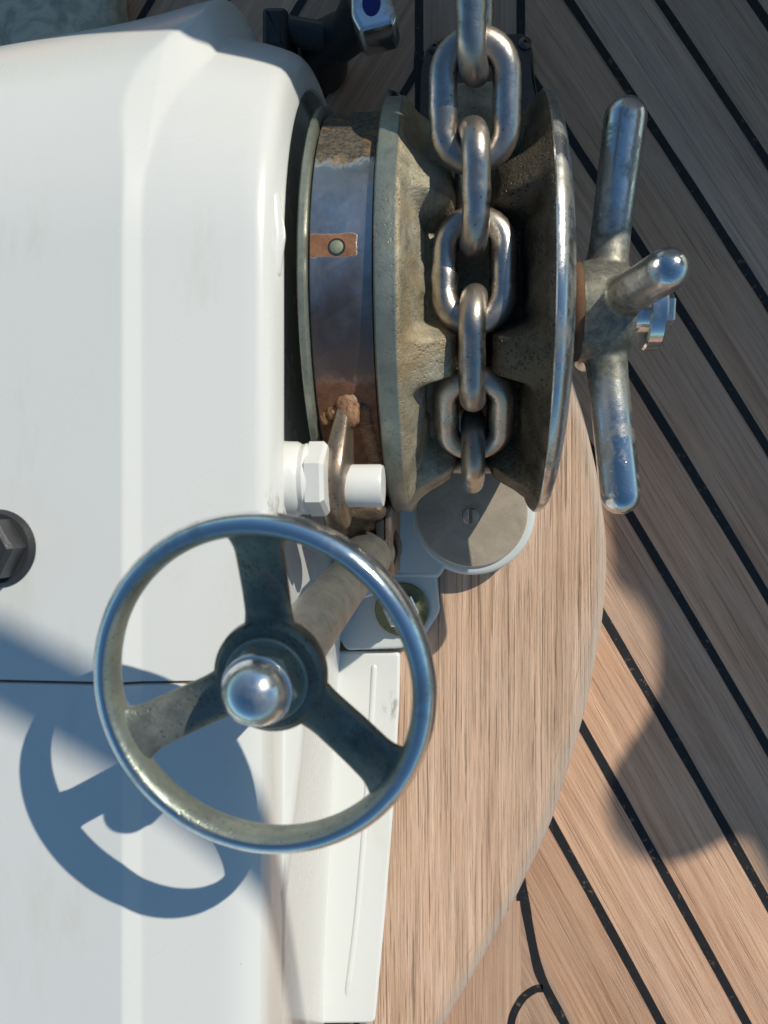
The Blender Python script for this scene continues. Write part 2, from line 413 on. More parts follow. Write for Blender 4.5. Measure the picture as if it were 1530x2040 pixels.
M['band'] = mat_band()

# ------------------------------------------------------------------ the deck
def set_color_attr(o, name, vals):
    a = o.data.color_attributes.new(name, 'FLOAT_COLOR', 'POINT')
    a.data.foreach_set('color', [x for v in vals for x in v])
CX = 5.0                                                  # centre line of the boat (x, mm)
def seam_x(y):                                             # shape of a starboard plank edge: x as a function of y
    # slope dx/dy about -0.66 forward and -0.53 aft
    return -(0.585*y + 0.00012*y*y*0.55)
seams = []
ref = [P(1360, 1500, 0), ]
base = ref[0].x - seam_x(ref[0].y)
PITCH = 56.0
rng = random.Random(4)
KW = 34.0
def clip_line(k, side):
    off = base + k*PITCH - CX
    pts = []
    y = 900.0
    while y > -1500:
        x = seam_x(y) + off
        pts.append((x, y)); y -= 12
    return pts
def proj(p):
    c, s_ = math.cos(TILT), math.sin(TILT)
    q = Vector((p[0], p[1], p[2]-H)); xc = c*q.x - s_*q.z; zc = s_*q.x + c*q.z
    return 765+F*xc/(-zc), 1020-F*q.y/(-zc)
def build_deck():
    bm = bmesh.new(); uvl = bm.loops.layers.uv.new('UVMap'); tones = []
    def addquad(ps, uvs, tone, mat=0):
        vs = [bm.verts.new(p) for p in ps]
        for _ in vs: tones.append(tone)
        f = bm.faces.new(vs)
        for lp, uv in zip(f.loops, uvs): lp[uvl].uv = uv
        f.material_index = mat
    CW = 2.85
    for side in (1, -1):
        for k in range(-36, 26):
            tone = rng.uniform(0.76, 1.14); warm = rng.uniform(-0.03, 0.08)
            tc = (tone+warm, tone, tone-warm, 1)
            A = clip_line(k, side); B = clip_line(k+1, side)
            u0 = rng.uniform(0, 50); v0 = rng.uniform(0, 50)
            for i in range(len(A)-1):
                a0, a1, b0, b1 = A[i], A[i+1], B[i], B[i+1]
                if max(b0[0], b1[0]) < KW or min(a0[0], a1[0]) > 900: continue
                q = [(max(p[0], KW), p[1]) for p in (a0, a1, b1, b0)]
                ps = [Vector((CX+side*p[0], p[1], 0)) for p in q]
                uvs = [((p[0]-seam_x(p[1]))*MM*0.86+u0, -p[1]*MM*1.15+v0) for p in q]
                if side > 0: addquad(ps, uvs, tc)
                else: addquad(ps[::-1], uvs[::-1], tc)
            # the caulk seam along A
            prev = None
            for i in range(len(A)-1):
                a0, a1 = A[i], A[i+1]
                if a1[0] < KW or a0[0] > 900: continue
                qx, qy = proj((CX+side*a1[0], a1[1], 0))
                if side > 0 and 1800 < qy < 2230 and qx < 1130+max(0, qy-2000)*0.56: continue
                hw = CW*1.16
                hw0 = hw*(1+0.16*mnoise.noise(Vector((k*7.7, a0[1]*0.03, side)))); hw1 = hw*(1+0.16*mnoise.noise(Vector((k*7.7, a1[1]*0.03, side))))
                q = [(max(a0[0], KW)-hw0, a0[1]), (max(a0[0], KW)+hw0, a0[1]), (max(a1[0], KW)+hw1, a1[1]), (max(a1[0], KW)-hw1, a1[1])]
                ps = [Vector((CX+side*p[0], p[1], 0.25)) for p in q]
                if side < 0: ps = ps[::-1]
                addquad(ps[::-1], [(0, 0)]*4, (1, 1, 1, 1), 1)
    # king plank
    n = 60
    for i in range(n):
        y0 = 900-2400*i/n; y1 = 900-2400*(i+1)/n
        q = [(CX-KW, y0), (CX-KW, y1), (CX+KW, y1), (CX+KW, y0)]
        addquad([Vector((x, y, 0.1)) for x, y in q], [(x*MM+9, y*MM) for x, y in q], (0.92, 0.9, 0.88, 1))
        for sx in (-KW, KW):
            if sx > 0 and proj((CX+sx, y0, 0))[1] > 1715: continue
            q = [(CX+sx-CW, y0), (CX+sx-CW, y1), (CX+sx+CW, y1), (CX+sx+CW, y0)]
            addquad([Vector((x, y, 0.32)) for x, y in q], [(0, 0)]*4, (1, 1, 1, 1), 1)
    def ribbon(pxs, wd):
        pts = smoothline([P(x, y, 0.34) for x, y in pxs], 8); prev = None
        for i, p in enumerate(pts):
            t = (pts[min(i+1, len(pts)-1)]-pts[max(i-1, 0)]).normalized(); nn = Vector((-t.y, t.x, 0))
            ww = wd*(1+0.14*mnoise.noise(p*0.08)); cur = (p+nn*ww, p-nn*ww)
            if prev: addquad([prev[0], cur[0], cur[1], prev[1]][::-1], [(0, 0)]*4, (1, 1, 1, 1), 1)
            prev = cur
    ribbon([(1036, 1680), (1037, 1740), (1042, 1775), (1055, 1850), (1071, 1925), (1090, 1972), (1128, 2045), (1160, 2110), (1230, 2215)], CW*1.05)
    ribbon([(1082, 1969), (1066, 1971), (1042, 1988), (1024, 2018), (1018, 2045), (1014, 2100), (1012, 2300)], CW*0.95)
    o = link('deck', bm, [M['teak'], M['caulk']], smooth=0)
    set_color_attr(o, 'tone', tones)
    for p in o.data.polygons:
        pass
    tag(o, kind='structure')
    return o
build_deck()
# sea far below the deck
bm = bmesh.new()
for a in range(1): grid(bm, [[Vector((x, y, -1500)) for x in (-900000, -9000, 9000, 900000)] for y in (900000, 9000, -9000, -900000)])
b = NB('sea_water'); b.set(Base_Color=(0.01, 0.045, 0.07), Roughness=0.12, Normal=b.bump(b.noise(b.coord(), 1.2, 6), 0.6, 0.3))
tag(link('sea', bm, b.m, smooth=0), kind='structure')

# ------------------------------------------------------------------ teak pad
PADZ = 20.0
def build_pad():
    px = [(1128,700),(1152,780),(1180,880),(1203,1000),(1212,1100),(1206,1220),(1184,1350),(1158,1460),(1100,1645),(1040,1775),(968,1910),(880,2060),(800,2180),(700,2290)]
    right = smoothline([P(x, y, PADZ).xy for x, y in px], 6)
    top = smoothline([Vector((-60, 175)), Vector((5, 178)), Vector((50, 160)), P(1085, 590, PADZ).xy, P(1128, 700, PADZ).xy], 6)[:-1]
    poly = [(v.x, v.y) for v in top+right] + [(-75, right[-1].y), (-75, 165)]
    # rings: outline inset in steps; the plan-sawn top
    area = sum(poly[i][0]*poly[(i+1) % len(poly)][1] - poly[(i+1) % len(poly)][0]*poly[i][1] for i in range(len(poly)))
    if area < 0: poly = poly[::-1]
    N = len(poly); bm = bmesh.new(); uvl = bm.loops.layers.uv.new('UVMap')
    def inset(d):
        out = []
        for i in range(N):
            a = Vector(poly[i-1]); b_ = Vector(poly[i]); c = Vector(poly[(i+1) % N])
            e1 = (b_-a).normalized(); e2 = (c-b_).normalized()
            m = Vector((-e1.y-e2.y, e1.x+e2.x)).normalized()
            j = 0.35*mnoise.noise(Vector((b_.x*0.06, b_.y*0.06, d)))
            out.append(b_+m*(d+j if d else j))
        return out
    lev = [(0, 0.3, 1), (0, 10, 1), (0.4, 14, 1), (1.6, 17.5, 1), (3.6, 19.4, 1), (6.4, 20, 0.75), (9.5, 20.02, 0.1), (11, 20.04, 0)]
    rings = []; edge = []
    for d, z, e in lev:
        rings.append([bm.verts.new((p.x, p.y, z)) for p in inset(d)])
        edge += [e]*N
    for A, B in zip(rings[:-1], rings[1:]):
        for i in range(N):
            j = (i+1) % N; bm.faces.new((A[i], A[j], B[j], B[i]))
    tf = bm.faces.new(rings[-1]); bmesh.ops.triangulate(bm, faces=[tf], quad_method='BEAUTY', ngon_method='EAR_CLIP')
    for f in bm.faces:
        for lp in f.loops: lp[uvl].uv = (lp.vert.co.x*MM+0.3, lp.vert.co.y*MM)
    o = link('teak_pad', bm, M['teak_pad'], smooth=50)
    set_color_attr(o, 'tone', [(1, 1, 1, 1)]*len(edge))
    a = o.data.attributes.new('edge', 'FLOAT', 'POINT'); a.data.foreach_set('value', edge)
    tag(o, 'pale weathered teak pad with straight grain and curved edge under the windlass', 'wooden pad')
build_pad()

# ------------------------------------------------------------------ the windlass
SY, SZ = 100.0, 130.0           # shaft axis (y, z), runs along x
WL = empty('anchor_windlass', 'white and chrome anchor windlass with chain gypsy and spoked handwheel', 'windlass')
WL.location = (0, 0, 0)
AX = (1, 0, 0)
YSEAM = P(300, 1356, 248).y

def housing_profile(Rr, top, x, drop=0.0, ysplit=None, nseg=40, yend=None, zbot=PADZ-1):
    """profile in YZ from front bottom, over the arc, aft along the flat top"""
    pts = [(SY+Rr, zbot), (SY+Rr, 60), (SY+Rr, 100)]
    for k in range(nseg+1):
        a = PI/2*k/nseg
        pts.append((SY+Rr*math.cos(a), SZ+top*math.sin(a)))
    for k in range(1, 15):
        t = k/14
        pts.append((SY+(yend-SY)*t, SZ+top - drop*t*t))
    return [Vector((x, y, z)) for y, z in pts]
def lerp_table(T, x):
    if x >= T[0][0]: return T[0][1]
    for (a0, v0), (a1, v1) in zip(T[:-1], T[1:]):
        if x >= a1: return v0+(v1-v0)*(a0-x)/(a0-a1)
    return T[-1][1]
def sstep(t, r=0.16):
    t = min(1, max(0, t)); k = 1/(1-r)
    if t < r: return k*t*t/(2*r)
    if t > 1-r: return 1-k*(1-t)**2/(2*r)
    return k*(t-r/2)
def build_housing():
    bm = bmesh.new()
    cols = [(-78.5, 14.5), (-78, 14), (-69.6, 13.6), (-68.6, 12.6), (-68.7, 10.8), (-70.4, 5.5), (-71.2, 3.4), (-72.6, 1.5), (-74.4, 0.4), (-77, 0)]
    xs = cols + [(x, 0) for x in [-82, -88, -93, -95.5] + [-97-0.65*i for i in range(62)] + [-138.5, -141, -145, -155, -170, -190, -210, -235, -260, -320]]
    TA = [(-70, 118), (-85, 124.5), (-108, 130), (-140, 130), (-320, 120)]         # gear case, forward radius
    TB = [(-60, 148), (-108, 147.5), (-118, 145), (-131, 141.5), (-150, 137.5), (-180, 133.5), (-215, 128.5), (-260, 121), (-320, 112)]   # plateau
    rows = []
    for x, d in xs:
        ra, rb = lerp_table(TA, x)-d, lerp_table(TB, x)-d
        def blend(fr):      # fr: 0 on top, 1 at the front
            lo = -116.6+(16.5*fr); hi = -124.4+17.0*fr-12.0*math.sin(PI*fr)
            return sstep((lo-x)/(lo-hi))
        pts = []
        s1 = blend(1.0); yr = ra+(rb-ra)*s1
        for z in (PADZ-1, 60, 100): pts.append(Vector((x, SY+yr, z)))
        for k in range(49):
            a = PI/2*k/48; fr = max(0, min(1, (R(82)-a)/R(40))); s_ = blend(fr*fr*(3-2*fr))
            ry = ra+(rb-ra)*s_; rz = topz(x)-SZ-d+2.6*s_
            # slightly squarer than a circle
            pts.append(Vector((x, SY+ry*math.cos(a), SZ+rz*math.sin(a))))
        s_ = blend(0)
        for k in range(1, 15):
            t = k/14; pts.append(Vector((x, SY+(YSEAM+0.6-SY)*t, topz(x)-d+2.6*s_)))
        pts.append(Vector((x, YSEAM+0.6, 120))); pts.append(Vector((x, YSEAM+0.6, PADZ-1)))
        rows.append(pts)
    V = grid(bm, rows)
    bm.faces.new(V[0]); bm.faces.new([v for v in V[-1]][::-1])
    bm.faces.new([r[-1] for r in V])
    bmesh.ops.recalc_face_normals(bm, faces=bm.faces)
    return link('gear_housing', bm, M['white'], WL, smooth=32)
HS = build_housing()
# small recessed bump on the rim of the housing
bm = bmesh.new()
c = P(559, 470, 236)
tube(bm, [c+Vector((-3, 14, 0)), c+Vector((-2.2, 0, 0)), c+Vector((-3, -14, 0))], [3.2, 4.2, 3.2], 16)
link('rim_lug', bm, M['white'], HS)
# black gland nut at the left edge
bm = bmesh.new()
gc = P(0, 1092, 254)
lathe(bm, [(0, -2), (14, -2), (14.5, 1), (13, 3), (0, 3)], gc, (0, 0, 1), 48)
hexprism(bm, gc, (0, 0, 1), 12.2, 3, 13, 0.3, 1.6)
g = link('cable_gland', bm, M['blackplastic'], HS, 30)
bm = bmesh.new(); lathe(bm, [(0, 13), (6.5, 13.05), (6.2, 15.0), (0, 15.4)], gc, (0, 0, 1), 32)
link('gland_centre', bm, mat_plain('grey_rubber', (0.35, 0.34, 0.31), 0.6), g)

# rear moulding behind the seam
RM = empty('rear_cover', 'long white moulded cover with side groove behind the seam of the windlass', 'cover')
def build_rear():
    bm = bmesh.new()
    y0 = YSEAM-0.6; y1 = -420.0
    ys = [y0-0.0, y0-0.4, y0-1.5, y0-6] + [y0-6-(y0-6-y1)*k/30 for k in range(1, 31)]
    rows = []
    for y in ys:
        t = (y0-y)/(y0-y1)
        e = 1.2 if y > y0-0.2 else (0.4 if y > y0-1 else 0)
        xr = -72.5 - 3.0*t            # right edge of the top
        xf = xr - 3.0
        zt = 248.0 - e
        dx = 0
        pyv = 1020 - y/(H-214)*F
        fl = max(0, min(1, (pyv-1330)/60))*max(0, min(1, (1835-pyv)/330))
        tt2 = min(1, (y0-y)/235)
        foot = -78-12*tt2
        xl = xf+2.4+7.5*fl
        pr = []
        for k in range(13):
            q = k/12; zz = 24+(206-24)*q
            pr.append((foot+(xl-foot)*(q**0.8), zz))
        pr += [(xl+0.1, 208.5), (xl-0.5, 211), (xl-1.6*min(1, fl*3)-0.2, 212.6), (xf+2.4+1.0*min(1, fl*3), 213.2), (xf+2.5+0.1*fl, 214.2), (xf+2.6, 217)]
        pr += [(xf+2.8-e, 232), (xf+2.6-e, 238.5), (xf+1.0-e, 242.5), (xf-2.5-e, 244.8-e), (xf-8, topz(xf-8)-e)]
        for xx in (-90, -104, -114, -116.2, -116.6, -117, -117.4, -117.9, -118.5, -119.5, -120.5, -121.5, -122.5, -123.1, -123.6, -124, -124.4, -124.9, -127, -135, -180, -250, -320):
            s = sstep((-xx-116.6)/7.8)
            pr.append((xx, topz(xx)-e+2.6*s))
        rows.append([Vector((x, y, z)) for x, z in pr])
    V = grid(bm, rows)
    lo = [bm.verts.new((-320, y0, 24)), bm.verts.new((-320, y1, 24))]
    bm.faces.new(list(V[0])+[lo[0]]); bm.faces.new((list(V[-1])+[lo[1]])[::-1])
    bmesh.ops.recalc_face_normals(bm, faces=bm.faces)
    o = link('cover_shell', bm, M['white'], RM, 32)
    # foot flange
    bm = bmesh.new()
    def FP(px, py, z=27): return P(px, py, z).xy
    out = [FP(797, 1300), FP(795, 1400), FP(781, 1640), FP(765, 1840), FP(749, 2015), FP(746, 2041)]
    poly = [tuple(v) for v in out] + [tuple(FP(640, 2042)), (-95, FP(640, 2042).y), (-95, FP(797, 1300).y)]
    prism(bm, rnd(poly, 3.5), PADZ+0.05, PADZ+6.5, 2.0)
    # raised ridge on the flange
    rp = [P(745, 1330, 27), P(736, 1500, 27), P(722, 1700, 27), P(707, 1860, 27), P(690, 1990, 27)]
    tube(bm, [Vector((p.x, p.y, PADZ+5.4)) for p in smoothline(rp, 5)], [2.2]*20+[1.0], 12)
    link('foot_flange', bm, M['white'], RM, 40)
build_rear()
bm = bmesh.new()                                            # brown sealant in the seam
sx = [P(-10, 1352, 252), P(120, 1355, 252), P(243, 1357, 251.6), P(300, 1358, 247.6), P(400, 1359, 247.6), P(528, 1359, 247.4)]
tube(bm, [Vector((p.x, YSEAM, 251.2 if p.x < -116 else 247.0)) for p in sx], 1.7, 10)
tube(bm, [Vector((-73.8, YSEAM, z)) for z in (240, 200, 150, 100, 60, 30)], 1.3, 10)
tube(bm, [Vector((-77, YSEAM, PADZ+6)), Vector((-60, YSEAM-0.6, PADZ+6.4)), Vector((-42, YSEAM-1.2, PADZ+6.2))], 1.0, 8)
link('seam_sealant', bm, M['seam'], RM)

# base casting under the gypsy
def build_base():
    bm = bmesh.new()
    cx, cy = 6.0, 0.0; Rb = 39.5
    poly = []
    arc = [(cx+Rb*math.cos(a), cy+Rb*math.sin(a)) for a in [R(d) for d in range(62, -68, -6)]]
    foot = [tuple(P(x, y, 32).xy) for x, y in ((884, 1133), (874, 1150))]
    poly = arc + foot + [tuple(P(x, y, 32).xy) for x, y in ((800, 1150), (640, 1150), (640, 700), (800, 640), (1010, 640))]
    lathe(bm, [(0, PADZ+0.1), (Rb, PADZ+0.1), (Rb, 35), (Rb-0.6, 36.6), (Rb-1.8, 37.6), (Rb-3.4, 38.0), (0, 38.0)], (cx, cy, 0), (0, 0, 1), 96)
    blk = rnd([tuple(P(x, y, 32).xy) for x, y in ((884, 1136), (874, 1150), (640, 1150), (640, 700), (800, 640), (1010, 640), (1020, 900))], 1.5)
    prism(bm, blk, PADZ+0.2, 37.6, 2.4)
    o = link('base_casting', bm, M['casting'], WL, 40)
    bm = bmesh.new()
    ft = [tuple(P(x, y, 31).xy) for x, y in ((868, 1120), (876, 1220), (842, 1272), (800, 1292), (690, 1296), (655, 1240), (655, 1120))]
    prism(bm, rnd(ft, 3), PADZ+0.15, 31.5, 1.8)
    link('mounting_foot', bm, M['casting'], o, 40)
    # upright web joining the foot to the housing
    bm = bmesh.new()
    prism(bm, [(-76, 25), (-50, 22), (-44, -20), (-46, -48), (-76, -58)], PADZ+0.2, 62, 3)
    link('bearing_web', bm, M['casting'], o, 40)
    # round cover plate with one slotted screw
    bm = bmesh.new()
    lathe(bm, [(0, 37.9), (33.6, 37.9), (34.4, 38.6), (34.4, 39.7), (33.6, 40.5), (0, 40.5)], (cx, cy, 0), (0, 0, 1), 96)
    p = link('cover_plate', bm, M['plate'], o, 30)
    bm = bmesh.new(); sc = P(937, 1027, 41)
    lathe(bm, [(5.9, 40.4), (5.8, 41.2), (5.2, 41.2)], (sc.x, sc.y, 0), (0, 0, 1), 40)
    for s in (1, -1):
        pts = []
        for k in range(17):
            a = R(s*90 - 78 + 156*k/16) if s > 0 else R(-90-78+156*k/16)
            pts.append((5.2*math.sin(a)*0+5.0*math.cos(a+PI/2*0), 5.0*math.sin(a)))
        # half-moon halves either side of the slot (slot runs along y)
        half = [(s*0.75, -4.9)] + [(s*5.1*math.cos(R(q)), 5.1*math.sin(R(q))) for q in range(-76, 77, 8)] + [(s*0.75, 4.9)]
        half = [(sc.x+x, sc.y+y) for x, y in half]
        prism(bm, half, 39.5, 42.8, 0.7, 2)
    link('slotted_screw', bm, mat_plain('screw_metal', (0.78, 0.62, 0.42), 0.3, 0.8, 200, 0.3), p, 40)
    bm = bmesh.new(); nc = P(801, 1214, 32)
    lathe(bm, [(8, 31.4), (17.2, 31.4), (17.2, 33.4), (16.6, 33.9), (8, 33.9)], (nc.x, nc.y, 0), (0, 0, 1), 64)
    wsh = link('washer', bm, mat_cast('olive_washer', (0.24, 0.25, 0.13), (0.14, 0.15, 0.08), 0.4, 0.7, 0.2), o, 30)
    bm = bmesh.new()
    hexprism(bm, (nc.x, nc.y, 0), (0, 0, 1), 11.5, 33.8, 43, 0.2, 1.0)
    lathe(bm, [(0, 42.8), (6.2, 42.8), (6.2, 50), (5.4, 51), (0, 51)], (nc.x, nc.y, 0), (0, 0, 1), 32)
    link('hex_nut', bm, M['chrome_rough'], wsh, 30)
build_base()

# -------- gypsy (chain wheel)
GX = 5.0
NP = 7
GY = bpy.data.objects.new('gypsy', None)
def build_gypsy():
    pocket = [(100, 31), (98, 29), (91, 26.5), (82, 23.5), (75, 21.5), (69, 20), (66, 15), (65, 9), (63, 7.2), (50, 7.2)]
    horn   = [(100, 31), (98, 29), (94, 25.5), (90, 20), (86.5, 14), (83.5, 10), (78, 7.8), (70, 7.4), (62, 7.2), (50, 7.2)]
    # resample radially
    def res(path, n):
        out = []
        for k in range(n):
            t = k/(n-1)*(len(path)-1); i = min(int(t), len(path)-2); f = t-i
            out.append((path[i][0]*(1-f)+path[i+1][0]*f, path[i][1]*(1-f)+path[i+1][1]*f))
        return out
    NR = 37; pk = res(pocket, NR); hn = res(horn, NR)
    NT = NP*64
    def make(side, outer, name, mats, parent):
        bm = bmesh.new(); rows = []
        for j in range(NT):
            th = 2*PI*j/NT                                # 0 = straight up (+z), flat links sit at multiples of 2pi/NP
            ph = (th*NP/(2*PI)) % 1.0                      # 0 pocket centre, .5 horn centre
            d = abs(ph-0.5)*2                              # 0 at the horn
            wgt = 1-min(1, max(0, (d-0.20)/0.20)); wgt = wgt*wgt*(3-2*wgt)
            row = []
            def pt(r, x):
                return Vector((GX+side*x, SY-r*math.sin(th), SZ+r*math.cos(th)))
            for r, x in outer: row.append(pt(r, x))
            for k in range(NR):
                r = pk[k][0]*(1-wgt)+hn[k][0]*wgt; x = pk[k][1]*(1-wgt)+hn[k][1]*wgt
                if k > 2:
                    nz = mnoise.fractal(Vector((r*0.08, th*8, side*3.0)), 0.8, 2.0, 5)*1.3
                    x += nz*min(1, (k-2)/6)*0.8; r += nz*0.4
                row.append(pt(r, x))
            rows.append(row)
        V = grid(bm, rows, closed_u=True)
        no = len(outer)
        for f in bm.faces:
            vi = min(v.index for v in f.verts)
        bm.verts.index_update()
        m = len(rows[0])
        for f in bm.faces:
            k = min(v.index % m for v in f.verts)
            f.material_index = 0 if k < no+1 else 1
        bmesh.ops.recalc_face_normals(bm, faces=bm.faces)
        return link(name, bm, mats, parent, 38)
    right_outer = [(24, 45.5), (60, 43.2), (80, 40.6), (90, 38.4), (95, 36.8), (97.5, 35.7), (98.8, 34.6), (100, 33)]
    # drum for the brake is on the left of the left flange
    left_outer = [(24, 69.8), (90, 69.8), (96.7, 69.8), (97.5, 69.1), (97.5, 67.1), (96.5, 66.4), (91, 66), (90.5, 64), (90.5, 41.0), (91, 40.1), (98.3, 39.4), (99.5, 38.6), (100, 37), (100, 33)]
    G = GY; COL.objects.link(G); G.parent = WL
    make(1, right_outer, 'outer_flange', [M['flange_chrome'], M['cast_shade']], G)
    make(-1, left_outer, 'inner_flange', [M['cast_green'], M['cast']], G)
    bm = bmesh.new(); lathe(bm, [(51, -9), (51, 9)], (GX, SY, SZ), AX, 64); link('hub_core', bm, M['cast'], G)
build_gypsy()

# -------- chain over the gypsy
CH = empty('anchor_chain', 'heavy steel anchor chain running over the middle of the windlass gypsy', 'chain')
def link_mesh():
    bm = bmesh.new(); L, W, r = 54.0, 36.0, 5.6
    hl = L/2-r; hw = W/2-r; pts = []; rr = []
    n = 14; st = hl-hw
    for k in range(n+1):
        a = -PI/2+PI*k/n; pts.append(Vector((hw*math.sin(a)*-1, st+hw*math.cos(a), 0)))
    for k in range(1, 6): pts.append(Vector((-hw, st-2*st*k/6, 0)))
    for k in range(n+1):
        a = -PI/2+PI*k/n; pts.append(Vector((hw*math.sin(a), -st-hw*math.cos(a), 0)))
    for k in range(1, 6): pts.append(Vector((hw, -st+2*st*k/6, 0)))
    N = len(pts); rings = []
    for i in range(N):
        t = (pts[(i+1) % N]-pts[i-1]).normalized(); u = Vector((0, 0, 1)); v = t.cross(u)
        rad = r*(1+0.02*mnoise.noise(pts[i]*0.3))
        # weld swelling in the middle of one long side
        if pts[i].x < -hw+0.5: rad += 0.42*math.exp(-((pts[i].y-2)/2.2)**2) - 0.2*math.exp(-((pts[i].y-7)/3)**2)
        rings.append([bm.verts.new(pts[i]+(u*math.cos(2*PI*k/20)+v*math.sin(2*PI*k/20))*rad) for k in range(20)])
    for i in range(N):
        A, B = rings[i], rings[(i+1) % N]
        for k in range(20): bm.faces.new((A[k], A[(k+1) % 20], B[(k+1) % 20], B[k]))
    bmesh.ops.recalc_face_normals(bm, faces=bm.faces)
    return bm
lk = link_mesh(); first = link('chain_link', lk, M['stainless_chain'], CH, 60)
lmesh = first.data
PIT = 32.0; RC = 73.0
def chain_pose(s):
    """position/tangent along the chain; s=0 at the top flat link; positive = down over the aft side"""
    if s >= 0:
        a = s/RC
        if a > R(112):
            e = s-RC*R(112); a = R(112)
            return Vector((GX, SY-RC*math.sin(a), SZ+RC*math.cos(a))) + Vector((0, -math.cos(a), -math.sin(a)))*e, Vector((0, -math.cos(a), -math.sin(a)))
        return Vector((GX, SY-RC*math.sin(a), SZ+RC*math.cos(a))), Vector((0, -math.cos(a), -math.sin(a)))
    # forward run, rising gently
    r = R(20); e = -s
    a = min(e/90.0, r); 
    p = Vector((GX, SY+90*math.sin(a), SZ+RC+90*(1-math.cos(a)))); t = Vector((0, math.cos(a), math.sin(a)))
    if e/90.0 > r: p += t*(e-90*r)
    return p, -t
k = 0
for i in range(-9, 5):
    o = first if k == 0 else first.copy()
    if k: COL.objects.link(o); o.parent = CH
    k += 1
    p, t = chain_pose(i*PIT)
    t.normalize(); side = Vector((1, 0, 0)); up = side.cross(t).normalized()
    rollang = PI/2 if i % 2 else 0.0
    rollang += {-1: R(7), 1: R(-5), -2: R(3), 0: R(-4), -3: R(-8)}.get(i, 0)
    xa = side*math.cos(rollang) + up*math.sin(rollang); za = xa.cross(t)
    mtx = Matrix((xa, t, za)).transposed().to_4x4(); mtx.translation = p*MM
    if i == -1: mtx.translation += Vector((-0.001, 0, 0.001))
    o.matrix_world = mtx

bm = bmesh.new()
gp = [P(772, 178, 175), P(790, 186, 172), P(806, 206, 171), P(820, 250, 168), P(829, 302, 164)]
gl = smoothline(gp, 6); rows = []
for p in gl: rows.append([p, p+Vector((0.9, 0, 0.2)), p+Vector((3.0, 3.0, -40)), p+Vector((1.8, 3.0, -40))])
V = grid(bm, rows, closed_v=True); bm.faces.new(V[0]); bm.faces.new(V[-1][::-1]); bmesh.ops.recalc_face_normals(bm, faces=bm.faces)
link('chain_stripper', bm, M['chrome_rough'], WL, 35)
